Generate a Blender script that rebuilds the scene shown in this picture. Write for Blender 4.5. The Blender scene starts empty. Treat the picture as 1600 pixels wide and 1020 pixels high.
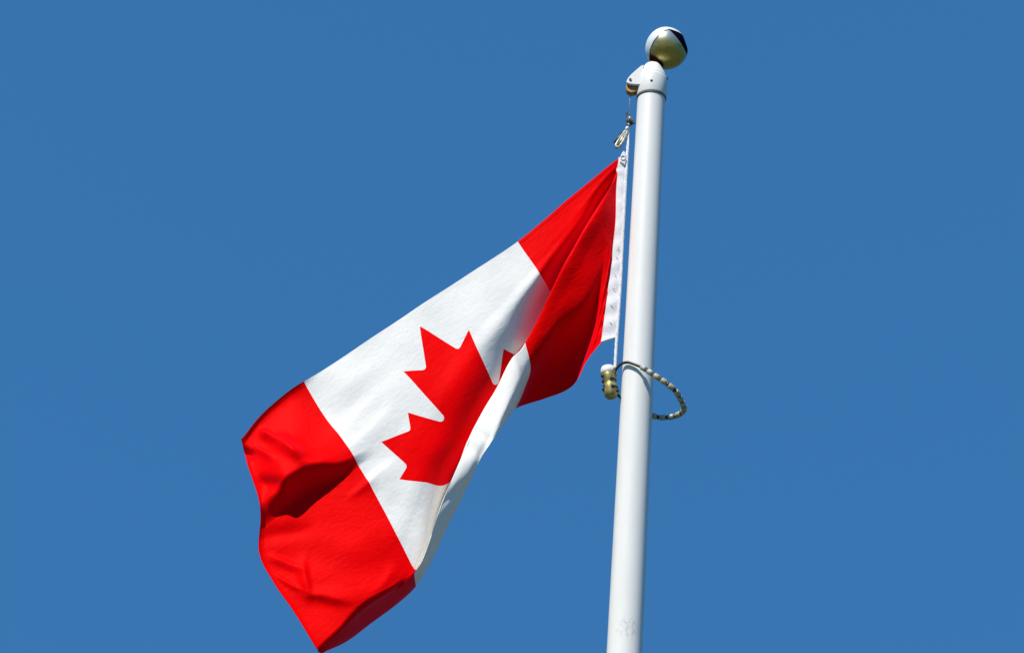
import bpy, math, random
import numpy as np
from mathutils import Vector, Matrix
from mathutils.geometry import delaunay_2d_cdt

R_ = math.radians
scene = bpy.context.scene
C = scene.collection

# ------------------------------------------------------------------ camera
cam_data = bpy.data.cameras.new('camera')
cam_data.sensor_width = 36.0
cam_data.lens = 72.0
cam_data.clip_end = 20000.0
cam = bpy.data.objects.new('camera', cam_data)
C.objects.link(cam)
cam.matrix_world = (Matrix.Translation((0.0, -7.3, 1.6)) @ Matrix.Rotation(R_(4.02), 4, 'Z')
                    @ Matrix.Rotation(R_(90 + 27), 4, 'X') @ Matrix.Rotation(R_(4.6), 4, 'Z'))
scene.camera = cam

# ------------------------------------------------------------------ light
ZS, ZL, SAT, HUE = 0.10, 0.45, 1.22, 0.495
SUN_ELEV, SUN_AZ = 54.0, 212.0          # azimuth clockwise from +Y
world = bpy.data.worlds.new('World')
scene.world = world
world.use_nodes = True
wn = world.node_tree.nodes
sky = wn.new('ShaderNodeTexSky')
sky.sky_type = 'NISHITA'
sky.sun_disc = False
sky.sun_elevation = R_(SUN_ELEV)
sky.sun_rotation = R_(SUN_AZ)
sky.altitude = 0
sky.air_density = 1.0
sky.dust_density = 0.0
sky.ozone_density = 6.0
bg = wn['Background']
bg.inputs['Strength'].default_value = 0.122
# clear deep-blue day: the haze band of the horizon is squeezed low and the blue is a little richer
wl = world.node_tree.links
wtc = wn.new('ShaderNodeTexCoord')
wmp = wn.new('ShaderNodeMapping'); wmp.inputs['Scale'].default_value = (1, 1, ZS); wmp.inputs['Location'].default_value = (0, 0, ZL)
whs = wn.new('ShaderNodeHueSaturation'); whs.inputs['Saturation'].default_value = SAT; whs.inputs['Hue'].default_value = HUE
wl.new(wtc.outputs['Generated'], wmp.inputs['Vector'])
wl.new(wmp.outputs['Vector'], sky.inputs['Vector'])
wl.new(sky.outputs['Color'], whs.inputs['Color'])
wl.new(whs.outputs['Color'], bg.inputs['Color'])
sd = bpy.data.lights.new('sun', 'SUN')
sd.energy = 5.0
sd.angle = R_(0.5)
sd.color = (1.0, 0.935, 0.82)
sun = bpy.data.objects.new('sun', sd)
C.objects.link(sun)
_e, _a = R_(SUN_ELEV), R_(SUN_AZ)
to_sun = Vector((math.sin(_a) * math.cos(_e), math.cos(_a) * math.cos(_e), math.sin(_e)))
sun.rotation_euler = to_sun.to_track_quat('Z', 'Y').to_euler()
sun.location = (-6, -6, 12)
vs = scene.view_settings
scene.display_settings.display_device = 'sRGB'
vs.view_transform = 'Standard'
vs.look = 'None'
vs.exposure = 0.15
vs.gamma = 1.0

# ------------------------------------------------------------------ materials
def mat(name):
    m = bpy.data.materials.new(name); m.use_nodes = True
    nt = m.node_tree
    return m, nt, nt.nodes, nt.links, nt.nodes['Principled BSDF']

def noise(nt, scale, detail=4, rough=0.55, vec=None, stretch=None):
    n = nt.nodes.new('ShaderNodeTexNoise')
    n.inputs['Scale'].default_value = scale
    n.inputs['Detail'].default_value = detail
    n.inputs['Roughness'].default_value = rough
    if vec is None:
        tc = nt.nodes.new('ShaderNodeTexCoord'); vec = tc.outputs['Object']
    if stretch:
        mp = nt.nodes.new('ShaderNodeMapping'); mp.inputs['Scale'].default_value = stretch
        nt.links.new(vec, mp.inputs['Vector']); vec = mp.outputs['Vector']
    nt.links.new(vec, n.inputs['Vector'])
    return n

def ramp(nt, fac, stops):
    r = nt.nodes.new('ShaderNodeValToRGB')
    e = r.color_ramp.elements
    while len(e) < len(stops): e.new(0.5)
    for el, (p, c) in zip(e, stops):
        el.position = p; el.color = (*c, 1) if len(c) == 3 else c
    nt.links.new(fac, r.inputs['Fac'])
    return r

def simple(name, c1, c2, scale, rough=0.5, metal=0.0, bump=0.0, bscale=None, spec=0.5, lo=0.35, hi=0.65):
    m, nt, N, L, P = mat(name)
    n = noise(nt, scale)
    r = ramp(nt, n.outputs['Fac'], [(lo, c1), (hi, c2)])
    L.new(r.outputs['Color'], P.inputs['Base Color'])
    P.inputs['Roughness'].default_value = rough
    P.inputs['Metallic'].default_value = metal
    P.inputs['Specular IOR Level'].default_value = spec
    if bump:
        b = N.new('ShaderNodeBump'); b.inputs['Strength'].default_value = bump
        b.inputs['Distance'].default_value = 0.002
        n2 = noise(nt, bscale or scale * 4)
        L.new(n2.outputs['Fac'], b.inputs['Height']); L.new(b.outputs['Normal'], P.inputs['Normal'])
    return m

def cloth(name, c1, c2, trans, tcol, spec=0.3, rough=0.5, sheen=0.0):
    """thin woven nylon: diffuse + gloss, and some light let through from behind"""
    m, nt, N, L, P = mat(name)
    uv = N.new('ShaderNodeUVMap'); uv.uv_map = 'UVMap'
    n = noise(nt, 7, 4, 0.6, uv.outputs['UV'])
    r = ramp(nt, n.outputs['Fac'], [(0.3, c1), (0.7, c2)])
    L.new(r.outputs['Color'], P.inputs['Base Color'])
    P.inputs['Roughness'].default_value = rough
    P.inputs['Specular IOR Level'].default_value = spec
    P.inputs['Sheen Weight'].default_value = sheen
    P.inputs['Sheen Roughness'].default_value = 0.33; P.inputs['Sheen Tint'].default_value = (0.7, 0.08, 0.35, 1)
    # weave and fine crumple
    w1 = N.new('ShaderNodeTexWave'); w1.bands_direction = 'X'; w1.inputs['Scale'].default_value = 260
    w2 = N.new('ShaderNodeTexWave'); w2.bands_direction = 'Y'; w2.inputs['Scale'].default_value = 260
    for w in (w1, w2): L.new(uv.outputs['UV'], w.inputs['Vector'])
    ad = N.new('ShaderNodeMath'); ad.operation = 'ADD'
    L.new(w1.outputs['Fac'], ad.inputs[0]); L.new(w2.outputs['Fac'], ad.inputs[1])
    b1 = N.new('ShaderNodeBump'); b1.inputs['Strength'].default_value = 0.15; b1.inputs['Distance'].default_value = 0.0006
    L.new(ad.outputs[0], b1.inputs['Height'])
    n3 = noise(nt, 9, 5, 0.55, uv.outputs['UV'])
    b2 = N.new('ShaderNodeBump'); b2.inputs['Strength'].default_value = 0.35; b2.inputs['Distance'].default_value = 0.012
    L.new(n3.outputs['Fac'], b2.inputs['Height']); L.new(b1.outputs['Normal'], b2.inputs['Normal'])
    n4 = noise(nt, 34, 4, 0.6, uv.outputs['UV'], stretch=(1, 2.2, 1))
    b3 = N.new('ShaderNodeBump'); b3.inputs['Strength'].default_value = 0.3; b3.inputs['Distance'].default_value = 0.004
    L.new(n4.outputs['Fac'], b3.inputs['Height']); L.new(b2.outputs['Normal'], b3.inputs['Normal'])
    b2 = b3
    L.new(b2.outputs['Normal'], P.inputs['Normal'])
    t = N.new('ShaderNodeBsdfTranslucent'); t.inputs['Color'].default_value = (*tcol, 1)
    L.new(b2.outputs['Normal'], t.inputs['Normal'])
    mx = N.new('ShaderNodeMixShader'); mx.inputs['Fac'].default_value = trans
    L.new(P.outputs['BSDF'], mx.inputs[1]); L.new(t.outputs['BSDF'], mx.inputs[2])
    L.new(mx.outputs['Shader'], N['Material Output'].inputs['Surface'])
    return m

M_RED = cloth('red_nylon', (0.82, 0.0, 0.0), (0.90, 0.0, 0.0), 0.03, (0.85, 0.0, 0.10), 0.02, 0.5, 0.5)
M_WHITE = cloth('white_nylon', (0.80, 0.785, 0.745), (0.85, 0.835, 0.795), 0.06, (0.85, 0.83, 0.80), 0.1, 0.6)
M_CANVAS = simple('heading_canvas', (0.80, 0.79, 0.80), (0.70, 0.68, 0.70), 30, 0.8, bump=0.5, bscale=160)
M_ROPE = simple('white_rope', (0.82, 0.82, 0.84), (0.62, 0.62, 0.64), 90, 0.8, bump=0.4)
M_WIRE = simple('steel_wire', (0.30, 0.33, 0.38), (0.45, 0.48, 0.52), 60, 0.4, 0.8)
M_GOLDPAINT = simple('worn_brass', (0.42, 0.35, 0.12), (0.20, 0.16, 0.05), 45, 0.42, 0.35, bump=0.4)
M_DARK = simple('dark_rubber', (0.012, 0.012, 0.014), (0.05, 0.045, 0.03), 60, 0.5)
M_CREAM = simple('cream_plastic', (0.50, 0.46, 0.34), (0.30, 0.27, 0.18), 70, 0.45)
M_GREY = simple('grey_steel', (0.42, 0.42, 0.36), (0.12, 0.12, 0.10), 90, 0.4, 0.6, bump=0.4)
M_BRASS = simple('brass_sheave', (0.50, 0.26, 0.07), (0.25, 0.14, 0.05), 50, 0.4, 0.7)
M_HOOK = simple('tarnished_zinc', (0.46, 0.46, 0.40), (0.18, 0.18, 0.14), 80, 0.45, 0.4, bump=0.4)
M_STITCH = simple('grey_thread', (0.25, 0.25, 0.28), (0.35, 0.35, 0.38), 50, 0.8)
M_CAP = simple('white_plastic', (0.86, 0.85, 0.82), (0.80, 0.79, 0.76), 50, 0.4)

def pole_paint():
    m, nt, N, L, P = mat('white_pole_paint')
    n = noise(nt, 5, 6, 0.6, stretch=(2, 2, 0.35))
    r = ramp(nt, n.outputs['Fac'], [(0.3, (0.77, 0.76, 0.72)), (0.55, (0.82, 0.81, 0.77)), (0.8, (0.69, 0.685, 0.63))])
    g = noise(nt, 95, 5, 0.7, stretch=(1, 1, 0.6))
    gr = ramp(nt, g.outputs['Fac'], [(0.50, (0, 0, 0)), (0.56, (1, 1, 1))])
    mx = N.new('ShaderNodeMix'); mx.data_type = 'RGBA'
    mx.inputs['B'].default_value = (0.30, 0.30, 0.28, 1)
    # scuffs where something rubs the pole
    tc = N.new('ShaderNodeTexCoord')
    ds = N.new('ShaderNodeVectorMath'); ds.operation = 'DISTANCE'; ds.inputs[1].default_value = (0.010, -0.066, 4.075)
    L.new(tc.outputs['Object'], ds.inputs[0])
    mr = N.new('ShaderNodeMapRange'); mr.inputs['From Min'].default_value = 0.03; mr.inputs['From Max'].default_value = 0.055
    mr.inputs['To Min'].default_value = 0.32; mr.inputs['To Max'].default_value = 0.0
    L.new(ds.outputs['Value'], mr.inputs['Value'])
    ml = N.new('ShaderNodeMath'); ml.operation = 'MULTIPLY'; L.new(mr.outputs['Result'], ml.inputs[1])
    L.new(gr.outputs['Color'], ml.inputs[0]); L.new(ml.outputs[0], mx.inputs['Factor'])
    L.new(r.outputs['Color'], mx.inputs['A'])
    L.new(mx.outputs['Result'], P.inputs['Base Color'])
    P.inputs['Roughness'].default_value = 0.38
    b = N.new('ShaderNodeBump'); b.inputs['Strength'].default_value = 0.08; b.inputs['Distance'].default_value = 0.002
    n2 = noise(nt, 60, 3); L.new(n2.outputs['Fac'], b.inputs['Height']); L.new(b.outputs['Normal'], P.inputs['Normal'])
    return m
M_POLE = pole_paint()

# ------------------------------------------------------------------ mesh helpers
def link(name, verts, faces, m, parent=None, smooth=True, uvs=None, normals=None):
    """one mesh object; vertices are given in world metres and stored relative to the thing's base"""
    off = Vector(parent['_o']) if parent else Vector((0, 0, 0))
    me = bpy.data.meshes.new(name)
    me.from_pydata([tuple(Vector(v) - off) for v in verts], [], faces)
    me.materials.append(m)
    if smooth: me.polygons.foreach_set('use_smooth', [True] * len(me.polygons))
    if uvs is not None:
        l = me.uv_layers.new(name='UVMap')
        idx = np.empty(len(me.loops), int); me.loops.foreach_get('vertex_index', idx)
        l.data.foreach_set('uv', np.asarray(uvs, float)[idx].ravel())
    me.update()
    if normals is not None:
        me.normals_split_custom_set_from_vertices([tuple(n) for n in normals])
    o = bpy.data.objects.new(name, me); C.objects.link(o)
    if parent: o.parent = parent; o['_o'] = list(parent['_o'])
    return o

def thing(name, loc, label, cat, group=None):
    o = bpy.data.objects.new(name, None); C.objects.link(o)
    o.empty_display_size = 0.1; o.location = loc
    o['_o'] = list(loc)
    o['label'] = label; o['category'] = cat
    if group: o['group'] = group
    return o

def frame(d):
    d = Vector(d).normalized()
    u = d.orthogonal().normalized(); return u, d.cross(u).normalized(), d

def lathe(profile, seg=64, base=(0, 0, 0), axis=(0, 0, 1)):
    """profile: (radius, height) list"""
    u, w, d = frame(axis); b = Vector(base); V = []; F = []
    for r, h in profile:
        for k in range(seg):
            a = 2 * math.pi * k / seg
            V.append(b + d * h + (u * math.cos(a) + w * math.sin(a)) * r)
    n = len(profile)
    for i in range(n - 1):
        for k in range(seg):
            k2 = (k + 1) % seg
            F.append((i * seg + k, i * seg + k2, (i + 1) * seg + k2, (i + 1) * seg + k))
    F.append(tuple(reversed(range(seg)))); F.append(tuple((n - 1) * seg + k for k in range(seg)))
    return V, F

def smooth_path(pts, n, closed=False):
    P = [Vector(p) for p in pts]; m = len(P); out = []
    segs = m if closed else m - 1
    for i in range(segs):
        if closed: p0, p1, p2, p3 = P[(i - 1) % m], P[i], P[(i + 1) % m], P[(i + 2) % m]
        else: p0, p1, p2, p3 = P[max(i - 1, 0)], P[i], P[i + 1], P[min(i + 2, m - 1)]
        for j in range(n):
            t = j / n
            out.append(0.5 * ((2 * p1) + (p2 - p0) * t + (2 * p0 - 5 * p1 + 4 * p2 - p3) * t * t + (3 * p1 - p0 - 3 * p2 + p3) * t ** 3))
    if not closed: out.append(P[-1].copy())
    return out

def tube(path, rad, seg=12, closed=False, twist=0.0, lobes=0, amp=0.0):
    n = len(path); V = []; F = []
    t0 = (path[1] - path[0]).normalized(); u = t0.orthogonal().normalized()
    for i in range(n):
        a = path[(i + 1) % n] if (closed or i < n - 1) else path[i]
        b = path[(i - 1) % n] if (closed or i > 0) else path[i]
        t = (a - b).normalized(); u = (u - t * u.dot(t)).normalized(); w = t.cross(u)
        rr = rad(i / (n - 1)) if callable(rad) else rad
        for k in range(seg):
            an = 2 * math.pi * k / seg
            r2 = rr * (1 + (amp * math.cos(lobes * an + twist * i) if lobes else 0))
            V.append(path[i] + (u * math.cos(an) + w * math.sin(an)) * r2)
    for i in range(n if closed else n - 1):
        j = (i + 1) % n
        for k in range(seg):
            k2 = (k + 1) % seg
            F.append((i * seg + k, i * seg + k2, j * seg + k2, j * seg + k))
    if not closed:
        F.append(tuple(reversed(range(seg)))); F.append(tuple((n - 1) * seg + k for k in range(seg)))
    return V, F

def join(*vf):
    V = []; F = []
    for v, f in vf:
        o = len(V); V += list(v); F += [tuple(i + o for i in q) for q in f]
    return V, F

def extrude_xz(poly, y0, y1, bevel=0.004):
    """closed outline in X-Z pulled along Y with a small chamfer"""
    n = len(poly); c = Vector((sum(p[0] for p in poly) / n, sum(p[1] for p in poly) / n))
    def ring(s, y):
        out = []
        for p in poly:
            d = Vector(p) - c; l = d.length
            q = c + d * max(0.0, (l - s) / l); out.append((q.x, y, q.y))
        return out
    rings = [ring(bevel, y0), ring(0, y0 + bevel), ring(0, y1 - bevel), ring(bevel, y1)]
    V = [v for r in rings for v in r]; F = []
    for i in range(3):
        for k in range(n):
            k2 = (k + 1) % n
            F.append((i * n + k, i * n + k2, (i + 1) * n + k2, (i + 1) * n + k))
    F.append(tuple(reversed(range(n)))); F.append(tuple(3 * n + k for k in range(n)))
    return V, F

def auto_smooth(o, deg=35):
    me = o.data
    me.polygons.foreach_set('use_smooth', [True] * len(me.polygons))
    me.set_sharp_from_angle(angle=R_(deg))
    return o
FLAG_NET = [
 (0, [(0,-0.1236,0.0020,6.1399), (0.006667,-0.1233,0.0020,6.1321), (0.01333,-0.1233,0.0020,6.1243), (0.02,-0.1235,0.0020,6.1165), (0.02667,-0.1236,0.0020,6.1086), (0.03333,-0.1236,0.0020,6.1008), (0.04,-0.1231,0.0020,6.0929), (0.07,-0.1255,0.0020,6.0772), (0.1,-0.1246,0.0020,6.0585), (0.4,-0.1224,0.0020,5.7944), (0.7,-0.1334,0.0020,5.5399), (0.85,-0.1422,0.0020,5.4078), (1,-0.1509,0.0020,5.2776)]),
 (0.0625, [(0,-0.2224,-0.0130,6.0270), (0.01333,-0.2169,-0.0132,6.0111), (0.02667,-0.2113,-0.0134,5.9951), (0.04,-0.2055,-0.0136,5.9791), (0.05333,-0.1998,-0.0011,5.9707), (0.06667,-0.1941,0.0161,5.9651), (0.08,-0.1883,0.0358,5.9609), (0.14,-0.1787,0.0520,5.9245), (0.25,-0.1997,-0.0580,5.8616), (0.4,-0.1737,-0.0430,5.7658), (0.55,-0.1537,-0.0230,5.6823), (0.78,-0.1650,0.0020,5.4502), (1,-0.1988,0.0420,5.2177)]),
 (0.125, [(0,-0.3212,-0.0280,5.9158), (0.02083,-0.3077,-0.0286,5.8905), (0.04167,-0.2934,-0.0293,5.8647), (0.0625,-0.2787,-0.0299,5.8388), (0.08333,-0.2644,-0.0210,5.8185), (0.1042,-0.2519,0.0320,5.8242), (0.125,-0.2406,0.0982,5.8378), (0.26,-0.2135,0.1120,5.7307), (0.42,-0.2782,-0.0830,5.6777), (0.55,-0.2493,-0.0630,5.5778), (0.68,-0.2205,-0.0280,5.4751), (0.84,-0.2269,0.0720,5.3087), (1,-0.2583,0.1120,5.1316)]),
 (0.1875, [(0,-0.4148,-0.0430,5.7989), (0.02917,-0.3958,-0.0443,5.7666), (0.05833,-0.3762,-0.0456,5.7346), (0.0875,-0.3566,-0.0469,5.7029), (0.1167,-0.3376,-0.0421,5.6750), (0.1458,-0.3219,0.0240,5.6815), (0.175,-0.3076,0.1091,5.6984), (0.4,-0.2674,0.1320,5.5134), (0.59,-0.3616,-0.0730,5.4755), (0.68,-0.3440,-0.0580,5.3944), (0.78,-0.3299,-0.0230,5.3240), (0.89,-0.3414,0.1220,5.2263), (1,-0.3743,0.2020,5.1108)]),
 (0.25, [(0,-0.5133,-0.0580,5.6885), (0.03917,-0.4882,-0.0603,5.6500), (0.07833,-0.4625,-0.0627,5.6126), (0.1175,-0.4367,-0.0651,5.5750), (0.1567,-0.4115,-0.0664,5.5359), (0.1958,-0.3900,-0.0094,5.5277), (0.235,-0.3700,0.0679,5.5302), (0.49,-0.3209,0.1420,5.3098), (0.75,-0.4503,-0.0580,5.2252), (0.8,-0.4313,-0.0480,5.1661), (0.85,-0.4218,-0.0180,5.1277), (0.93,-0.4519,0.0820,5.0810), (1,-0.4872,0.1520,5.0412)]),
 (0.3125, [(0,-0.6106,-0.0780,5.5927), (0.04917,-0.5805,-0.0809,5.5433), (0.09833,-0.5498,-0.0839,5.4944), (0.1475,-0.5186,-0.0869,5.4458), (0.1967,-0.4873,-0.0890,5.3985), (0.2458,-0.4590,-0.0454,5.3763), (0.295,-0.4317,0.0143,5.3631), (0.56,-0.3264,0.1520,5.2709), (0.82,-0.4971,-0.0830,5.1452), (0.86,-0.4722,-0.0930,5.0828), (0.9,-0.4613,-0.0880,5.0330), (0.95,-0.4747,-0.0480,4.9571), (1,-0.5024,-0.0180,4.9088)]),
 (0.375, [(0,-0.7099,-0.0980,5.4988), (0.06,-0.6754,-0.1016,5.4363), (0.12,-0.6397,-0.1052,5.3734), (0.18,-0.6022,-0.1088,5.3132), (0.24,-0.5631,-0.1124,5.2577), (0.3,-0.5264,-0.0761,5.2256), (0.36,-0.4909,-0.0196,5.2051), (0.62,-0.4227,0.1220,5.1644), (0.86,-0.5386,-0.1180,5.0088), (0.9,-0.5166,-0.1330,4.9561), (0.93,-0.5028,-0.1430,4.9084), (0.965,-0.5082,-0.1480,4.8489), (1,-0.5214,-0.1530,4.7973)]),
 (0.5, [(0,-0.9101,-0.1380,5.2990), (0.08333,-0.8655,-0.1430,5.2357), (0.1667,-0.8087,-0.1480,5.1553), (0.25,-0.7499,-0.1530,5.0714), (0.3333,-0.6940,-0.1580,4.9893), (0.4167,-0.6454,-0.1307,4.9246), (0.5,-0.6056,-0.0680,4.8773), (0.74,-0.5965,0.0820,4.8964), (0.965,-0.6196,-0.1880,4.7573), (0.973,-0.6043,-0.1980,4.7244), (0.982,-0.5919,-0.2030,4.6937), (0.991,-0.5853,-0.1980,4.6699), (1,-0.5859,-0.1930,4.6430)]),
 (0.625, [(0,-1.0957,-0.1780,5.1154), (0.11,-1.0243,-0.1846,5.0156), (0.22,-0.9514,-0.1912,4.9147), (0.33,-0.8846,-0.1978,4.8113), (0.44,-0.8163,-0.2044,4.7100), (0.55,-0.7606,-0.1906,4.6192), (0.66,-0.7221,-0.1276,4.5460), (0.8,-0.6898,0.0220,4.6009), (0.93,-0.6991,-0.2580,4.4559), (0.95,-0.6841,-0.2430,4.4373), (0.965,-0.6731,-0.2130,4.4270), (0.985,-0.6680,-0.1680,4.4198), (1,-0.6764,-0.1180,4.4264)]),
 (0.75, [(0,-1.2805,-0.2180,4.9307), (0.1433,-1.1891,-0.2266,4.7969), (0.2867,-1.0942,-0.2352,4.6749), (0.43,-1.0030,-0.2438,4.5487), (0.5733,-0.9207,-0.2524,4.4204), (0.7167,-0.8467,-0.2557,4.2981), (0.86,-0.7780,-0.2196,4.1959), (0.885,-0.7701,-0.1580,4.2142), (0.92,-0.7765,-0.2680,4.1679), (0.94,-0.7790,-0.2280,4.1628), (0.96,-0.7806,-0.1780,4.1636), (0.98,-0.7825,-0.1280,4.1693), (1,-0.7886,-0.0680,4.1857)]),
 (0.8125, [(0,-1.3374,-0.2280,4.8762), (0.1483,-1.2576,-0.2369,4.7336), (0.2967,-1.1715,-0.2458,4.5958), (0.445,-1.0884,-0.2547,4.4606), (0.5933,-1.0081,-0.2636,4.3327), (0.7417,-0.9279,-0.2704,4.2168), (0.89,-0.8491,-0.2614,4.1165), (0.91,-0.8488,-0.2380,4.1129), (0.93,-0.8528,-0.2180,4.1125), (0.945,-0.8554,-0.1880,4.1133), (0.96,-0.8567,-0.1480,4.1151), (0.98,-0.8555,-0.1080,4.1171), (1,-0.8554,-0.0580,4.1223)]),
 (0.875, [(0,-1.3878,-0.2380,4.8146), (0.1525,-1.3183,-0.2472,4.6734), (0.305,-1.2442,-0.2563,4.5227), (0.4575,-1.1758,-0.2655,4.3764), (0.61,-1.1021,-0.2746,4.2493), (0.7625,-1.0210,-0.2838,4.1391), (0.915,-0.9447,-0.2929,4.0348), (0.93,-0.9368,-0.2780,4.0247), (0.94,-0.9387,-0.2580,4.0243), (0.955,-0.9384,-0.2180,4.0286), (0.97,-0.9354,-0.1780,4.0305), (0.985,-0.9312,-0.1280,4.0359), (1,-0.9269,-0.0780,4.0410)]),
 (0.9375, [(0,-1.4380,-0.2480,4.7373), (0.1558,-1.3777,-0.2573,4.6090), (0.3117,-1.3104,-0.2667,4.4489), (0.4675,-1.2643,-0.2760,4.2896), (0.6233,-1.1962,-0.2854,4.1650), (0.7792,-1.1109,-0.2947,4.0539), (0.935,-1.0260,-0.3041,3.9298), (0.945,-1.0214,-0.2980,3.9232), (0.955,-1.0212,-0.2780,3.9228), (0.965,-1.0187,-0.2580,3.9225), (0.975,-1.0153,-0.2280,3.9256), (0.99,-1.0118,-0.1980,3.9287), (1,-1.0097,-0.1580,3.9349)]),
 (1, [(0,-1.4797,-0.2580,4.6535), (0.1583,-1.4377,-0.2675,4.5395), (0.3167,-1.3692,-0.2770,4.3729), (0.475,-1.3505,-0.2865,4.2022), (0.6333,-1.2798,-0.2960,4.0838), (0.7917,-1.1895,-0.3055,3.9723), (0.95,-1.0984,-0.3150,3.8460), (0.96,-1.0958,-0.3130,3.8420), (0.968,-1.0963,-0.3080,3.8413), (0.976,-1.0946,-0.3030,3.8406), (0.984,-1.0925,-0.2980,3.8377), (0.992,-1.0907,-0.2930,3.8370), (1,-1.0889,-0.2880,3.8364)]),
]

# ------------------------------------------------------------------ setting
def build_ground():
    m, nt, N, L, P = mat('grass_ground')
    n = noise(nt, 0.6, 8, 0.65)
    r = ramp(nt, n.outputs['Fac'], [(0.3, (0.025, 0.045, 0.012)), (0.5, (0.04, 0.06, 0.018)), (0.72, (0.08, 0.075, 0.035))])
    L.new(r.outputs['Color'], P.inputs['Base Color']); P.inputs['Roughness'].default_value = 0.9
    V = []; F = []
    rs = [0, 4, 12, 40, 150, 600, 3000]; seg = 48
    V.append((0, 0, 0))
    for q in rs[1:]:
        for k in range(seg):
            a = 2 * math.pi * k / seg; V.append((q * math.cos(a), q * math.sin(a), 0))
    for k in range(seg): F.append((0, 1 + k, 1 + (k + 1) % seg))
    for i in range(len(rs) - 2):
        for k in range(seg):
            k2 = (k + 1) % seg; a = 1 + i * seg; b = a + seg
            F.append((a + k, b + k, b + k2, a + k2))
    g = link('ground', V, F, m); g['kind'] = 'structure'
    # paved circle the pole stands on
    m2 = simple('concrete', (0.22, 0.21, 0.19), (0.32, 0.31, 0.28), 3, 0.85, bump=0.4)
    v, f = lathe([(1.5, 0.004), (1.5, 0.05), (1.48, 0.06)], 96)
    p = auto_smooth(link('paving', v, f, m2)); p['kind'] = 'structure'
build_ground()

# ------------------------------------------------------------------ flagpole
def pr(z): return 0.0588 + (6.464 - z) * 0.0030       # tapering radius
pole = thing('flagpole', (0, 0, 0), 'tall tapering white flagpole with a worn golden ball on its top', 'flagpole')
v, f = lathe([(pr(z), z) for z in [0.06] + [i * 0.25 for i in range(1, 26)] + [6.46]], 96)
auto_smooth(link('shaft', v, f, M_POLE, pole))
v, f = lathe([(0.16, 0.06), (0.16, 0.075), (0.11, 0.09), (0.09, 0.16), (0.083, 0.17)], 64)
auto_smooth(link('base_collar', v, f, M_POLE, pole))
# truck: collar, shoulder and neck
v, f = lathe([(0.0590, 6.448), (0.0635, 6.448), (0.0650, 6.452), (0.0650, 6.536), (0.0640, 6.541), (0.0610, 6.543), (0.0606, 6.548),
              (0.0600, 6.556), (0.0560, 6.562), (0.0550, 6.568), (0.0400, 6.600), (0.0350, 6.609), (0.020, 6.612)], 72)
truck = auto_smooth(link('truck', v, f, M_POLE, pole), 50)
# dark gap where truck meets shaft
v, f = lathe([(0.0600, 6.440), (0.0622, 6.440), (0.0622, 6.447), (0.0600, 6.447)], 72)
link('gasket', v, f, simple('gasket', (0.10, 0.10, 0.08), (0.2, 0.2, 0.17), 40, 0.7), truck)
for ang, zz in ((-1.62, 6.492), (0.15, 6.556)):
    c = Vector((0.064 * math.cos(ang), 0.064 * math.sin(ang), zz))
    v, f = lathe([(0.0055, -0.004), (0.0055, 0.002), (0.004, 0.0035)], 16, c, (math.cos(ang), math.sin(ang), 0))
    link('set_screw', v, f, M_DARK, truck)
# pulley arm
arm = [(-0.040, 6.588), (-0.050, 6.582), (-0.070, 6.560), (-0.090, 6.536), (-0.102, 6.518), (-0.108, 6.502), (-0.108, 6.492),
       (-0.098, 6.486), (-0.080, 6.484), (-0.060, 6.484), (-0.040, 6.486)]
v, f = join(extrude_xz(arm, -0.042, -0.028, 0.003), extrude_xz(arm, 0.004, 0.018, 0.003))
hs = auto_smooth(link('pulley_arm', v, f, M_POLE, pole))
v, f = lathe([(0.016, -0.0275), (0.026, -0.0275), (0.026, -0.024), (0.021, -0.017), (0.021, -0.009), (0.026, -0.002), (0.026, 0.0035), (0.016, 0.0035)],
             40, (-0.084, 0, 6.480), (0, 1, 0))
auto_smooth(link('pulley', v, f, M_BRASS, hs))
v, f = lathe([(0.0055, -0.046), (0.0055, 0.022)], 16, (-0.093, 0, 6.507), (0, 1, 0))
auto_smooth(link('bolt', v, f, M_DARK, hs))

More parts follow.
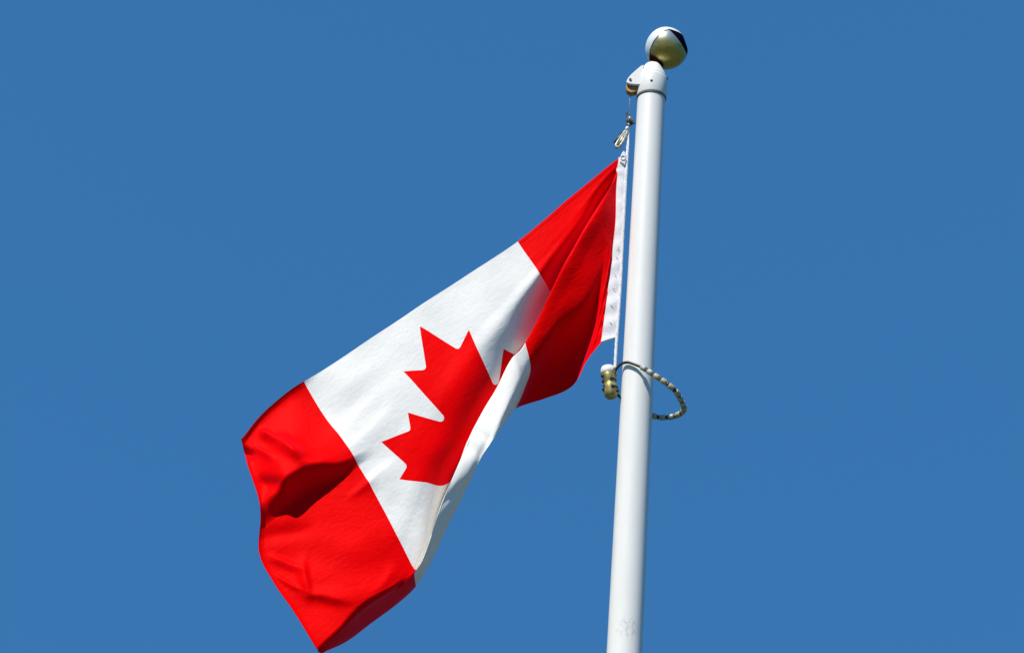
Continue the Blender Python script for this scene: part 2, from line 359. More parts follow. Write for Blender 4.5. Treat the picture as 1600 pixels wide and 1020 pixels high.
# finial ball, two spun halves that have weathered apart
BALL_C = Vector((0.0535, 0.0, 6.7036)); BALL_R = 0.0915
def ball_material():
    m, nt, N, L, P = mat('weathered_gold_sky_tint')
    tc = N.new('ShaderNodeTexCoord')
    sub = N.new('ShaderNodeVectorMath'); sub.operation = 'SUBTRACT'; sub.inputs[1].default_value = tuple(BALL_C)
    L.new(tc.outputs['Object'], sub.inputs[0])
    sc = N.new('ShaderNodeVectorMath'); sc.operation = 'SCALE'; sc.inputs['Scale'].default_value = 1 / BALL_R
    L.new(sub.outputs['Vector'], sc.inputs[0])
    nz = noise(nt, 3.0, 3, 0.5, sc.outputs['Vector'])
    def side(nrm, d, w=0.012, wob=0.10):
        """1 where position . nrm > d"""
        dt = N.new('ShaderNodeVectorMath'); dt.operation = 'DOT_PRODUCT'; dt.inputs[1].default_value = tuple(nrm)
        L.new(sc.outputs['Vector'], dt.inputs[0])
        a = N.new('ShaderNodeMath'); a.operation = 'MULTIPLY_ADD'; a.inputs[1].default_value = wob; 
        L.new(nz.outputs['Fac'], a.inputs[0]); L.new(dt.outputs['Value'], a.inputs[2])
        mr = N.new('ShaderNodeMapRange'); mr.interpolation_type = 'SMOOTHSTEP'
        mr.inputs['From Min'].default_value = d + wob * 0.5 - w; mr.inputs['From Max'].default_value = d + wob * 0.5 + w
        L.new(a.outputs[0], mr.inputs['Value'])
        return mr.outputs['Result']
    e = R_(34.5)
    right = Vector((1, 0, 0)); up = Vector((0, -math.sin(e), math.cos(e))); tow = Vector((0, -math.cos(e), -math.sin(e)))
    def pt(x, y):
        return (right * x + up * y + tow * math.sqrt(max(0, 1 - x * x - y * y))).normalized()
    def plane(a, b, c, inside):
        n = (b - a).cross(c - a).normalized(); d = n.dot(a)
        if n.dot(inside) < d: n = -n; d = -d
        return n, d
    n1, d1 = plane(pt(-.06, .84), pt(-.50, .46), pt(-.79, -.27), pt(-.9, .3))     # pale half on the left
    n2, d2 = plane(pt(.04, .90), pt(.37, .60), pt(.82, .02), pt(.8, .58))         # black wedge, upper right
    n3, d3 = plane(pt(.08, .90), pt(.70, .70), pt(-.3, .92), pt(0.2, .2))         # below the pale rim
    n4, d4 = plane(pt(-.80, -.28), pt(-.52, -.34), pt(-.10, -.86), pt(-.6, -.75)) # rust round the neck
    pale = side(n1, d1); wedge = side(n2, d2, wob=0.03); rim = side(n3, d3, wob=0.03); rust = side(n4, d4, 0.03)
    seam1 = side(n1, d1 - 0.075)
    def mix(f, a, b):
        x = N.new('ShaderNodeMix'); x.data_type = 'RGBA'
        L.new(f, x.inputs['Factor'])
        for k, q in (('A', a), ('B', b)):
            if isinstance(q, tuple): x.inputs[k].default_value = (*q, 1)
            else: L.new(q, x.inputs[k])
        return x.outputs['Result']
    def mul(a, b):
        x = N.new('ShaderNodeMath'); x.operation = 'MULTIPLY'; L.new(a, x.inputs[0]); L.new(b, x.inputs[1]); return x.outputs[0]
    def inv(a):
        x = N.new('ShaderNodeMath'); x.operation = 'SUBTRACT'; x.inputs[0].default_value = 1; L.new(a, x.inputs[1]); return x.outputs[0]
    gold = ramp(nt, noise(nt, 2.2, 5, 0.6, sc.outputs['Vector']).outputs['Fac'],
                [(0.3, (0.42, 0.32, 0.075)), (0.5, (0.56, 0.44, 0.14)), (0.72, (0.30, 0.22, 0.04))]).outputs['Color']
    wm = mul(wedge, rim)
    sky_tint = side((0.1, -0.35, 0.93), 0.26, 0.26, 0.2)  # sky reflection painted in: gold turns grey towards the top
    gold = mix(sky_tint, gold, (0.52, 0.52, 0.47))
    col = mix(rust, gold, (0.05, 0.014, 0.01))
    col = mix(seam1, col, (0.03, 0.035, 0.03))
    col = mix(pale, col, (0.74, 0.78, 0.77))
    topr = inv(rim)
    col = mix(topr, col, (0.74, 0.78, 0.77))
    col = mix(wm, col, (0.004, 0.004, 0.012))
    L.new(col, P.inputs['Base Color'])
    met = N.new('ShaderNodeMath'); met.operation = 'MULTIPLY'; met.inputs[1].default_value = 0.75
    L.new(mul(mul(inv(wm), inv(rust)), mul(inv(seam1), inv(topr))), met.inputs[0])
    L.new(met.outputs[0], P.inputs['Metallic'])
    P.inputs['Roughness'].default_value = 0.34
    L.new(mul(inv(wm), inv(rust)), P.inputs['Specular IOR Level'])
    b = N.new('ShaderNodeBump'); b.inputs['Strength'].default_value = 0.25; b.inputs['Distance'].default_value = 0.004
    L.new(noise(nt, 2.5, 3, 0.5, sc.outputs['Vector']).outputs['Fac'], b.inputs['Height'])
    L.new(b.outputs['Normal'], P.inputs['Normal'])
    return m
def ball_mesh():
    V = []; F = []; nu, nv = 72, 48
    for j in range(nv + 1):
        t = math.pi * j / nv
        for i in range(nu):
            p = 2 * math.pi * i / nu
            d = Vector((math.sin(t) * math.cos(p), math.sin(t) * math.sin(p), math.cos(t)))
            r = BALL_R * (1 + 0.02 * math.sin(3 * p + 1) * math.sin(t) ** 2)
            # dent on the right where the halves meet
            c = Vector((0.93, -0.20, 0.28)).normalized(); q = (d - c).length
            r -= 0.0075 * math.exp(-(q / 0.30) ** 2)
            c = Vector((0.5, -0.55, -0.66)).normalized(); q = (d - c).length
            r += 0.006 * math.exp(-(q / 0.6) ** 2)
            V.append(BALL_C + d * r)
    for j in range(nv):
        for i in range(nu):
            i2 = (i + 1) % nu
            F.append((j * nu + i, (j + 1) * nu + i, (j + 1) * nu + i2, j * nu + i2))
    return V, F
v, f = ball_mesh()
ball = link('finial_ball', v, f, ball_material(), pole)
d = (BALL_C - Vector((0.0, 0, 6.60))).normalized()
v, f = lathe([(0.030, 0.0), (0.026, 0.008), (0.018, 0.014), (0.018, 0.035)], 32, (0.001, 0, 6.607), d)
auto_smooth(link('neck', v, f, simple('rusty_neck', (0.06, 0.02, 0.012), (0.16, 0.09, 0.05), 60, 0.7), ball))

# ------------------------------------------------------------------ flag surface
_U = np.array([r[0] for r in FLAG_NET]); _N = np.array([r[1] for r in FLAG_NET])   # stations x nodes x (v,x,y,z)

def _tan(x, y):
    """weighted secant tangents for a cubic Hermite through y(x); x along axis 0"""
    d = np.diff(y, axis=0) / np.diff(x, axis=0)
    h = np.diff(x, axis=0)
    t = np.empty_like(y)
    t[1:-1] = (d[:-1] * h[1:] + d[1:] * h[:-1]) / (h[1:] + h[:-1])
    t[0] = d[0]; t[-1] = d[-1]
    return t
_TU = _tan(_U[:, None, None] * np.ones_like(_N), _N)

def base_surface(u, v):
    u = np.clip(u, 0, 1); v = np.clip(v, 0, 1)
    k = np.clip(np.searchsorted(_U, u, side='right') - 1, 0, len(_U) - 2)
    h = (_U[k + 1] - _U[k])[:, None, None]; t = ((u - _U[k])[:, None, None]) / h
    A, B, TA, TB = _N[k], _N[k + 1], _TU[k], _TU[k + 1]
    nod = (2*t**3-3*t**2+1)*A + (t**3-2*t**2+t)*h*TA + (-2*t**3+3*t**2)*B + (t**3-t**2)*h*TB    # N x nodes x 4
    nv = np.maximum.accumulate(nod[:, :, 0] + np.arange(nod.shape[1]) * 1e-5, axis=1)
    nv[:, 0] = 0
    pos = nod[:, :, 1:]
    X = nv.T[:, :, None]; Y = pos.transpose(1, 0, 2)
    T = _tan(X * np.ones_like(Y), Y)
    j = np.clip((v[:, None] * nv[:, -1:] >= nv).sum(1) - 1, 0, nod.shape[1] - 2)
    ii = np.arange(len(u))
    x0 = nv[ii, j]; x1 = nv[ii, j + 1]; hh = (x1 - x0)[:, None]
    s = ((v * nv[:, -1] - x0)[:, None]) / hh
    m0 = hh * T[j, ii]; m1 = hh * T[j + 1, ii]
    # keep the curve from overshooting its nodes where short and long spans meet
    C_ = np.linalg.norm(np.diff(Y, axis=0), axis=2)
    lim = np.empty(Y.shape[:2]); lim[0] = C_[0]; lim[-1] = C_[-1]; lim[1:-1] = np.minimum(C_[:-1], C_[1:]) * 1.5
    lim = np.maximum(lim, 1e-5)
    own = C_[j, ii]
    l0 = np.minimum(own * 1.1, lim[j, ii])[:, None]; l1 = np.minimum(own * 1.1, lim[j + 1, ii])[:, None]
    m0 = m0 * np.minimum(1, l0 / (np.linalg.norm(m0, axis=1, keepdims=True) + 1e-9))
    m1 = m1 * np.minimum(1, l1 / (np.linalg.norm(m1, axis=1, keepdims=True) + 1e-9))
    return (2*s**3-3*s**2+1)*Y[j, ii] + (s**3-2*s**2+s)*m0 + (-2*s**3+3*s**2)*Y[j+1, ii] + (s**3-s**2)*m1

def sstep(a, b, x):
    t = np.clip((x - a) / (b - a), 0, 1); return t * t * (3 - 2 * t)

def fold(u, v, p0, p1, w_up, w_dn, amp, taper=0.35):
    """a crease along p0-p1 in cloth coordinates (u doubled); soft on one side, steep on the other"""
    a = np.array([p0[0] * 2, p0[1]]); b = np.array([p1[0] * 2, p1[1]]); d = b - a; l = np.linalg.norm(d); d /= l
    px = u * 2 - a[0]; py = v - a[1]
    s = (px * d[0] + py * d[1]) / l; q = -px * d[1] + py * d[0]
    w = np.where(q < 0, w_up, w_dn)
    env = sstep(-taper, taper, s) * (1 - sstep(1 - taper, 1 + taper, s))
    return amp * env * np.exp(-(q / w) ** 2)

_rng = np.random.RandomState(4)
_WV = [(_rng.uniform(-1, 1), _rng.uniform(-1, 1), _rng.uniform(0, 6.28)) for _ in range(14)]
def relief(u, v):
    """cloth relief along the normal, metres, positive towards the front"""
    h = np.zeros_like(u)
    for i, (a, b, p) in enumerate(_WV):
        f = 5 + i * 1.6
        h += 0.011 / f * np.sin(f * (u * 2 * a + v * b) * 1.6 + p)
    for F in FOLDS: h += fold(u, v, *F)
    # the stiff hems curl a little towards the front
    h += 0.014 * np.exp(-v / 0.013) * sstep(0.70, 0.78, u) + 0.012 * np.exp(-(1 - u) / 0.006)
    # bunched stitches where the hoist gathers on to the heading
    h += 0.004 * np.exp(-u / 0.02) * np.sin(v * 95) * sstep(0.45, 0.8, v) * sstep(0, 0.006, u)
    # wedge fold by the fly end: the cloth billows out and tucks sharply back under
    A = 0.086 * sstep(0.69, 0.90, u) * (1 - 0.65 * sstep(0.91, 1.0, u))
    c = 0.365 - 0.045 * sstep(0.76, 0.88, u)
    wd = 0.025 + 0.045 * sstep(0.74, 0.88, u)
    h += A * sstep(-0.02, c + 0.01, v) ** 1.3 * (1 - sstep(c - 0.015, c + wd, v))
    return h

FOLDS = [
    # p0, p1 (u, v), width up, width down, height
    ((0.80, 0.26), (0.62, 0.20), 0.08, 0.035, 0.006),
    ((0.76, 0.33), (0.64, 0.28), 0.05, 0.025, 0.006),
    ((0.76, 0.46), (0.69, 0.45), 0.04, 0.02, 0.006),
    ((0.73, 0.12), (0.58, 0.10), 0.05, 0.04, 0.004),
    ((0.93, 0.06), (0.90, 0.15), 0.025, 0.015, 0.022),
    ((0.90, 0.15), (0.86, 0.27), 0.03, 0.04, 0.030),
    ((0.98, 0.24), (0.93, 0.32), 0.03, 0.02, -0.020),
    ((1.00, 0.05), (0.975, 0.13), 0.025, 0.014, -0.024),
    ((0.99, 0.42), (0.90, 0.50), 0.03, 0.03, -0.010),
    ((0.93, 0.62), (0.955, 0.76), 0.025, 0.015, 0.012),
    ((0.955, 0.76), (0.90, 0.85), 0.018, 0.03, 0.013),
    ((0.88, 0.55), (0.84, 0.72), 0.06, 0.06, 0.006),
    ((0.98, 0.52), (0.94, 0.64), 0.020, 0.014, 0.009),
    ((0.99, 0.60), (0.965, 0.72), 0.012, 0.010, 0.006),
    ((0.965, 0.10), (0.93, 0.20), 0.02, 0.012, 0.010),
    ((0.86, 0.30), (0.80, 0.33), 0.02, 0.015, 0.008),
    ((0.79, 0.47), (0.74, 0.46), 0.02, 0.012, 0.006),
    ((0.84, 0.86), (0.79, 0.80), 0.02, 0.02, 0.005),
    ((0.50, 0.985), (0.56, 0.93), 0.012, 0.012, -0.008),
    ((0.55, 1.0), (0.62, 0.94), 0.010, 0.010, -0.008),
    ((0.44, 0.99), (0.50, 0.95), 0.010, 0.010, -0.005),
    ((0.10, 0.62), (0.19, 0.85), 0.03, 0.03, 0.005),
    ((0.02, 0.50), (0.07, 0.95), 0.012, 0.012, 0.004),
    ((0.01, 0.72), (0.05, 1.00), 0.010, 0.010, 0.004),
]

def surface(u, v):
    e = 1e-3
    P = base_surface(u, v)
    def dn(f):
        u0, u1 = np.clip(u - e, 0, 1), np.clip(u + e, 0, 1); v0, v1 = np.clip(v - e, 0, 1), np.clip(v + e, 0, 1)
        du = (f(u1, v) - f(u0, v)); dv = (f(u, v1) - f(u, v0))
        n = np.cross(du, dv); return n / (np.linalg.norm(n, axis=1, keepdims=True) + 1e-12)
    nb = dn(base_surface)
    # flag front is seen reversed: hoist on the right, so flip to face the camera on the front panel
    nb = nb * SIGN
    return P + nb * relief(u, v)[:, None]
SIGN = 1.0
_t = base_surface(np.array([.5, .502, .5]), np.array([.2, .2, .202]))
_n = np.cross(_t[1] - _t[0], _t[2] - _t[0])
SIGN = -1.0 if _n[1] > 0 else 1.0

def surface_normals(u, v):
    e = 1.5e-3
    u0, u1 = np.clip(u - e, 0, 1), np.clip(u + e, 0, 1); v0, v1 = np.clip(v - e, 0, 1), np.clip(v + e, 0, 1)
    n = np.cross(surface(u1, v) - surface(u0, v), surface(u, v1) - surface(u, v0))
    return SIGN * n / (np.linalg.norm(n, axis=1, keepdims=True) + 1e-12)

def add_cloth(name, uv, faces, m, parent):
    uv = np.asarray(uv, float)
    P = surface(uv[:, 0], uv[:, 1]); N = surface_normals(uv[:, 0], uv[:, 1])
    # orient faces like the normals
    f0 = faces[len(faces) // 2]
    a, b, c = P[f0[0]], P[f0[1]], P[f0[2]]
    if np.dot(np.cross(b - a, c - a), N[f0[0]]) < 0: faces = [tuple(reversed(q)) for q in faces]
    return link(name, P.tolist(), faces, m, parent, uvs=uv * [2, 1], normals=N)

def vgrid(nv):
    return np.linspace(0, 1, nv)

def band(u0, u1, nu, nv=280):
    us = np.linspace(u0, u1, nu); vs_ = vgrid(nv)
    uv = [(a, b) for a in us for b in vs_]
    F = [(i * nv + j, (i + 1) * nv + j, (i + 1) * nv + j + 1, i * nv + j + 1) for i in range(nu - 1) for j in range(nv - 1)]
    return uv, F

def leaf_outline():
    """eleven-pointed maple leaf in a square of side 4800"""
    cmds = [('l', 45, -863), ('a', 95, -111, -98), ('l', -859, 151), ('l', 116, -320), ('a', 65, -20, -73), ('l', -941, -762), ('l', 212, -99),
            ('a', 65, 34, -79), ('l', -186, -572), ('l', 542, 115), ('a', 65, 73, -38), ('l', 105, -247), ('l', 423, 454), ('a', 65, 111, -57),
            ('l', -204, -1052), ('l', 327, 189), ('a', 65, 91, -27), ('l', 332, -652)]
    x, y = 4710.0, 4430.0; pts = [(x, y)]
    for c in cmds:
        if c[0] == 'l':
            n = max(1, int(math.hypot(c[1], c[2]) / 45))
            for i in range(1, n + 1): pts.append((x + c[1] * i / n, y + c[2] * i / n))
            x += c[1]; y += c[2]
        else:
            r, dx, dy = c[1:]; h = math.hypot(dx, dy) / 2; r = max(r, h)
            k = math.sqrt(max(0, r * r - h * h)); mx, my = x + dx / 2, y + dy / 2
            # counter-clockwise on screen (sweep 0)
            cx, cy = mx + dy / (2 * h) * k, my - dx / (2 * h) * k
            a0 = math.atan2(y - cy, x - cx); a1 = math.atan2(y + dy - cy, x + dx - cx)
            da = a1 - a0
            while da > math.pi: da -= 2 * math.pi
            while da < -math.pi: da += 2 * math.pi
            for i in range(1, 6): pts.append((cx + r * math.cos(a0 + da * i / 5), cy + r * math.sin(a0 + da * i / 5)))
            x += dx; y += dy
    right = [(9600 - a, b) for a, b in reversed(pts[:-1])]
    full = pts + right
    return [(a / 9600, b / 4800) for a, b in full]

flag = thing('flag', tuple(surface(np.array([0.0]), np.array([0.0]))[0]),
             'red and white maple leaf flag, slack and folded, hanging left of the pole', 'flag')
for (a, b) in ((0.0, 0.25), (0.75, 1.0)):
    uv, F = band(a, b, 110 if a == 0 else 100)
    add_cloth('red_band', uv, F, M_RED, flag)
# white square with the leaf cut into it
nv = 280; vs_ = vgrid(nv); nu = 150
leaf = leaf_outline()
pv = [Vector((a * 2, b)) for a in np.linspace(0.25, 0.75, nu) for b in vs_]
base = len(pv)
pv += [Vector((a * 2, b)) for a, b in leaf]
n = len(leaf)
edges = [(base + i, base + (i + 1) % n) for i in range(n)]
ov, oe, of, ovo, oeo, ofo = delaunay_2d_cdt(pv, edges, [], 0, 1e-7)
UV = np.array([(q.x / 2, q.y) for q in ov])
lp = np.array(leaf)
cen = np.array([UV[list(q)].mean(0) for q in of])
inside = np.zeros(len(cen), bool)
for i in range(n):
    x1, y1 = lp[i]; x2, y2 = lp[(i + 1) % n]
    if y1 == y2: continue
    c = ((y1 > cen[:, 1]) != (y2 > cen[:, 1])) & (cen[:, 0] < (x2 - x1) * (cen[:, 1] - y1) / (y2 - y1) + x1)
    inside ^= c
def subset(mask):
    used = {}; F = []
    for q, k in zip(of, mask):
        if k: F.append(tuple(used.setdefault(i, len(used)) for i in q))
    idx = sorted(used, key=used.get)
    return UV[idx], F
uv, F = subset(~inside); add_cloth('white_panel', uv, F, M_WHITE, flag)
uv, F = subset(inside); add_cloth('maple_leaf', uv, F, M_RED, flag)

# hems: narrow doubled strips standing just proud of both faces of the cloth
def hem(us, vs_, m):
    us, vs_ = np.asarray(us), np.asarray(vs_)
    nu, nv = len(us), len(vs_)
    uv = np.array([(a, b) for a in us for b in vs_])
    P = surface(uv[:, 0], uv[:, 1]); Nn = surface_normals(uv[:, 0], uv[:, 1])
    V = (P + Nn * 0.0009).tolist() + (P - Nn * 0.0009).tolist()
    n = nu * nv
    quads = [(i * nv + j, (i + 1) * nv + j, (i + 1) * nv + j + 1, i * nv + j + 1) for i in range(nu - 1) for j in range(nv - 1)]
    a, b, c = (np.array(V[k]) for k in quads[0][:3])
    if np.dot(np.cross(b - a, c - a), Nn[quads[0][0]]) < 0: quads = [tuple(reversed(q)) for q in quads]
    F = quads + [tuple(n + k for k in reversed(q)) for q in quads]
    return link('hem', V, F, m, flag, uvs=np.r_[uv, uv] * [2, 1], normals=np.r_[Nn, -Nn])
hem(np.linspace(0, 0.25, 60), np.linspace(0, 0.012, 4), M_RED)
hem(np.linspace(0.75, 1.0, 60), np.linspace(0, 0.012, 4), M_RED)
hem(np.linspace(0.989, 1.0, 4), np.linspace(0.012, 1, 240), M_RED)

# heading: white canvas sleeve along the hoist, from the red edge across to the rope
def heading():
    n = 90; V = []; F = []
    vv = np.linspace(0, 1, n)
    E = surface(np.zeros(n), vv)
    right = np.array([(-0.0898, 6.1543), (-0.0888, 6.0906), (-0.0882, 5.9086), (-0.0882, 5.7366), (-0.0910, 5.5849), (-0.0915, 5.4231), (-0.0936, 5.3037)])
    top = np.array([-0.106, -0.08, 6.118])
    zs = E[:, 2]
    for i in range(n):
        z = zs[i]; t = i / (n - 1)
        zz = 6.1513 + (-0.8476) * t
        rx = np.interp(-zz, -right[:, 1], right[:, 0]) - 0.0045 * max(0.0, 1 - t * 1.6)
        wr = 0.0022 * math.sin(t * 60) * (0.3 + t)
        L_ = np.array([E[i, 0] - 0.002, E[i, 1] - 0.001, E[i, 2]]); Rr = np.array([rx, 0.002, zz])
        for s, k in ((-1, 0), (1, 0)):
            for q in (0.0, 0.33, 0.67, 1.0):
                p = L_ * (1 - q) + Rr * q
                V.append((p[0], p[1] + s * (0.004 + 0.003 * math.sin(q * math.pi)) + wr * (1 - abs(q - .5)), p[2]))
    for i in range(n - 1):
        a, b = i * 8, (i + 1) * 8
        for k in range(3):
            F.append((a + k, b + k, b + k + 1, a + k + 1)); F.append((a + 4 + k, a + 5 + k, b + 5 + k, b + 4 + k))
        F.append((a, a + 4, b + 4, b)); F.append((a + 3, b + 3, b + 7, a + 7))
    for a in (0, (n - 1) * 8): F.append((a, a + 1, a + 2, a + 3, a + 7, a + 6, a + 5, a + 4))
    return V, F
v, f = heading()
hd = auto_smooth(link('heading', v, f, M_CANVAS, flag), 60)
# tab and grommet at the top corner
tab = [(-0.1181, 6.1129), (-0.1174, 6.1412), (-0.1123, 6.1594), (-0.105, 6.1715), (-0.0977, 6.1634), (-0.0941, 6.1493), (-0.0933, 6.121), (-0.0962, 6.1007)]
v, f = extrude_xz(tab, -0.014, 0.014, 0.004)
auto_smooth(link('corner_tab', v, f, M_CANVAS, hd))
v, f = tube([Vector((-0.106 + 0.010 * math.cos(a), -0.016, 6.1341 + 0.010 * math.sin(a))) for a in np.linspace(0, 2 * math.pi, 24, endpoint=False)], 0.0017, 8, True)
link('grommet', v, f, M_ROPE, hd)
for k in (0, 1, 3, 4, 6, 8):
    z = 5.70 - k * 0.043 + 0.010 * math.sin(k * 2.7); x = -0.104 - k * 0.0022 + 0.003 * math.sin(k * 4.1)
    v, f = tube([Vector((x - 0.005, -0.0085, z + 0.006)), Vector((x + 0.005, -0.0085, z - 0.004))], 0.0009, 6)
    link('stitch', v, f, M_STITCH, hd)

# ------------------------------------------------------------------ halyard
hal = thing('halyard', (-0.0919, 0.0020, 5.1398), 'thin white rope and wire line running down beside the pole from pulley to weight', 'rope')
p = smooth_path([(-0.0908, -0.012, 6.50), (-0.0905, -0.010, 6.45), (-0.0902, -0.006, 6.40), (-0.0895, 0.012, 6.355)], 6)
v, f = tube(p, 0.0022, 8); link('wire', v, f, M_WIRE, hal)
p = smooth_path([(-0.0895, 0.0100, 6.3280), (-0.0880, 0.0040, 6.2522), (-0.0895, -0.0010, 6.1511), (-0.0895, -0.0020, 5.9084), (-0.0895, -0.0020, 5.7264),
                 (-0.0885, -0.0020, 5.5443), (-0.0905, -0.0010, 5.3724), (-0.0922, 0.0000, 5.2611), (-0.0922, -0.0010, 5.1600)], 24)
v, f = tube(p, lambda t: 0.0022 + 0.0038 * min(1, max(0, (t - 0.12) / 0.08)), 12, False, 0.9, 3, 0.12)
link('rope', v, f, M_ROPE, hal)

# ------------------------------------------------------------------ swivel and snap hook above the flag
sw = thing('swivel', (-0.0897, 0.0120, 6.3230), 'small dark swivel shackle hanging on the wire under the pulley', 'shackle')
v, f = lathe([(0.004, -0.018), (0.010, -0.014), (0.016, -0.006), (0.0165, 0.002), (0.010, 0.006), (0.009, 0.013), (0.004, 0.016)], 24, (-0.0870, 0.0120, 6.3381))
auto_smooth(link('barrel', v, f, M_GREY, sw), 50)
v, f = tube(smooth_path([(-0.1011, 0.0040, 6.3716), (-0.0971, 0.0040, 6.3513), (-0.0870, 0.0000, 6.3332), (-0.0748, 0.0040, 6.3210), (-0.0667, 0.0120, 6.3250)], 6), 0.0042, 10)
link('pin', v, f, M_DARK, sw)
v, f = tube(smooth_path([(-0.0991, 0.0120, 6.3250), (-0.0910, 0.0060, 6.3089), (-0.0789, 0.0100, 6.3149), (-0.0728, 0.0160, 6.3290)], 6), 0.0035, 10)
link('bow', v, f, M_DARK, sw)

hk = thing('snap_hook', (-0.1335, 0.0020, 6.1916), 'weathered snap hook clipped above the top corner of the flag', 'hook')
A_, B_ = Vector((-0.0935, 0.0060, 6.2957)), Vector((-0.1350, -0.0030, 6.1916))
dv = B_ - A_; sd_ = dv.cross(Vector((0, 1, 0))).normalized()
loop = [A_ + dv * t + sd_ * s for t, s in ((0.16, 0.006), (0.35, 0.009), (0.60, 0.011), (0.85, 0.010), (1.0, 0.003), (0.92, -0.007), (0.7, -0.008), (0.42, -0.006), (0.2, -0.001))]
v, f = tube(smooth_path(loop, 6, True), 0.0072, 12, True); link('hook_body', v, f, M_HOOK, hk)
v, f = tube([A_ + dv * 0.30 + sd_ * -0.010, A_ + dv * 0.85 + sd_ * -0.015], 0.0075, 12); link('gate', v, f, M_DARK, hk)
v, f = tube([A_ + dv * 0.30 + sd_ * 0.004, A_ + dv * 0.92 + sd_ * 0.002], 0.0085, 12); link('spring', v, f, M_HOOK, hk)
v, f = lathe([(0.004, -0.012), (0.009, -0.006), (0.010, 0.006), (0.006, 0.014), (0.003, 0.02)], 20, A_ + dv * 0.08, -dv); auto_smooth(link('eye', v, f, M_WIRE, hk), 50)
v, f = tube(smooth_path([A_ - dv * 0.10, Vector((-0.0915, 0.0080, 6.3149)), Vector((-0.0895, 0.0100, 6.3280))], 5), 0.0018, 8); link('link_wire', v, f, M_WIRE, hk)

# ------------------------------------------------------------------ counterweight
W0, W1 = Vector((-0.1193, -0.0180, 5.1429)), Vector((-0.0986, -0.0180, 5.0236))
cw = thing('counterweight', tuple(W1), 'stubby brass coloured counterweight with a white cap hanging at the end of the rope', 'weight')
ax = (W1 - W0).normalized(); Lw = (W1 - W0).length
v, f = lathe([(0.010, 0.004), (0.024, 0.006), (0.026, 0.010), (0.026, 0.042), (0.0245, 0.046), (0.0235, 0.056), (0.025, 0.060), (0.027, 0.064),
              (0.027, 0.100), (0.023, 0.112), (0.015, 0.119), (0.004, 0.121)], 40, W0, ax)
auto_smooth(link('body', v, f, M_GOLDPAINT, cw), 40)
v, f = lathe([(0.027, 0.010), (0.0285, 0.006), (0.028, -0.008), (0.023, -0.018), (0.012, -0.023), (0.002, -0.024)], 40, W0, ax)
auto_smooth(link('cap', v, f, M_CAP, cw), 50)
for h, r in ((0.043, 0.0255), (0.078, 0.0285)):
    u_, w_, _ = frame(ax); c = W0 + ax * h
    pts = [c + (u_ * math.cos(a) + w_ * math.sin(a)) * r for a in np.linspace(0.3, 2 * math.pi - 0.9, 40)]
    v, f = tube(pts, 0.0042, 8); link('band', v, f, M_DARK, cw)
v, f = tube(smooth_path([W0 + Vector((0.020, -0.02, 0.0)), W0 + Vector((0.026, 0.012, 0.02)), Vector((-0.0922, -0.0010, 5.1651)), Vector((-0.0890, -0.0040, 5.1297))], 6), 0.0075, 12)
link('shackle', v, f, M_CREAM, cw)
for h, a in ((0.030, 2.6), (0.075, 2.4), (0.088, -0.3)):
    c = W0 + ax * h + Vector((math.cos(a) * 0.027, -0.012, math.sin(a) * 0.006))
    v, f = lathe([(0.003, -0.009), (0.007, -0.005), (0.007, 0.005), (0.003, 0.009)], 12, c, (math.cos(a), 0.2, -0.5)); link('knot', v, f, M_DARK, cw)

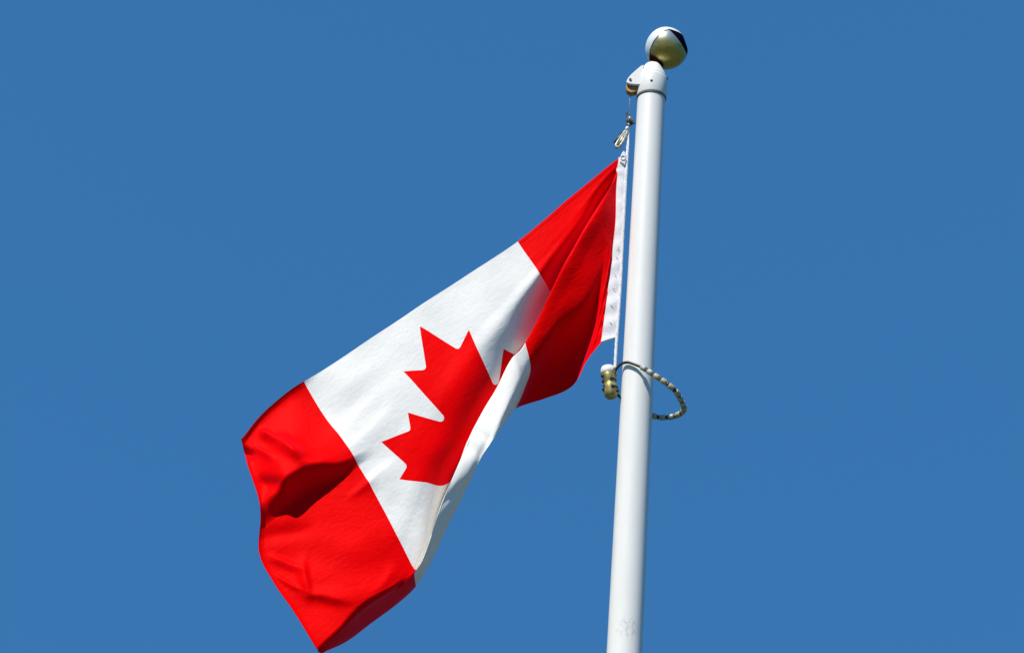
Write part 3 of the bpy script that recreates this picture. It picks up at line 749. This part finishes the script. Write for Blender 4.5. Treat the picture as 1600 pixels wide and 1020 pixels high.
# ------------------------------------------------------------------ beaded retainer ring round the pole
rt = thing('retainer_ring', (0.03, 0.0, 5.05), 'ring of pale and dark beads looped loosely round the pole', 'ring')
ring_pts = [(-0.0960, -0.012, 5.130), (-0.0880, -0.020, 5.150), (-0.0695, -0.034, 5.168), (-0.0480, -0.056, 5.166), (-0.0300, -0.0685, 5.158), (0.0000, -0.079, 5.142),
            (0.0220, -0.088, 5.128), (0.0625, -0.105, 5.093), (0.1084, -0.110, 5.060), (0.1498, -0.090, 5.034), (0.1779, -0.022, 5.018), (0.1865, 0.030, 5.018),
            (0.1760, 0.070, 5.016), (0.1424, 0.100, 5.0131), (0.1050, 0.114, 5.014), (0.0700, 0.121, 5.022), (0.0200, 0.118, 5.045), (-0.0350, 0.105, 5.070), (-0.0780, 0.070, 5.085), (-0.0960, 0.010, 5.100)]
path = smooth_path(ring_pts, 24, True)
v, f = tube(path, 0.0056, 10, True); link('cable', v, f, M_DARK, rt)
# lengths along the loop
acc = [0.0]
for i in range(1, len(path)): acc.append(acc[-1] + (path[i] - path[i - 1]).length)
def at_len(s):
    i = min(max(np.searchsorted(acc, s), 1), len(path) - 1)
    t = (s - acc[i - 1]) / (acc[i] - acc[i - 1])
    return path[i - 1].lerp(path[i], t), (path[i] - path[i - 1]).normalized()
s0 = acc[24 * 5 + 12]; s1 = acc[24 * 15 + 16]
protos = {}
def bead_proto(kind, length, rad, m):
    pr_ = [(0.0045, -length / 2), (rad * 0.8, -length / 2 + 0.001), (rad, -length / 2 + 0.004), (rad, length / 2 - 0.004), (rad * 0.8, length / 2 - 0.001), (0.0045, length / 2)]
    v, f = lathe(pr_, 20)
    me = bpy.data.meshes.new('bead'); me.from_pydata([tuple(q) for q in v], [], f); me.materials.append(m)
    me.polygons.foreach_set('use_smooth', [True] * len(me.polygons)); me.set_sharp_from_angle(angle=R_(50)); me.update()
    return me
BIG = bead_proto('b', 0.026, 0.0120, M_CREAM); BIGG = bead_proto('b', 0.026, 0.0116, simple('grey_bead', (0.50, 0.52, 0.50), (0.28, 0.30, 0.28), 60, 0.4))
SM = bead_proto('s', 0.009, 0.0100, M_DARK); SMG = bead_proto('s', 0.009, 0.0105, simple('green_bead', (0.05, 0.08, 0.03), (0.18, 0.16, 0.08), 60, 0.4))
random.seed(5)
s = s0; k = 0
while s < s1 - 0.012:
    me, ln = (random.choice((BIG, BIGG)), 0.0262) if k % 2 == 0 else (random.choice((SM, SMG, SMG)), 0.0092)
    p, d = at_len(s + ln / 2)
    o = bpy.data.objects.new('bead', me); C.objects.link(o); o.parent = rt
    o.location = p - Vector(rt['_o']); o.rotation_euler = d.to_track_quat('Z', 'Y').to_euler()
    s += ln; k += 1

for o in list(C.objects):
    if '_o' in o: del o['_o']
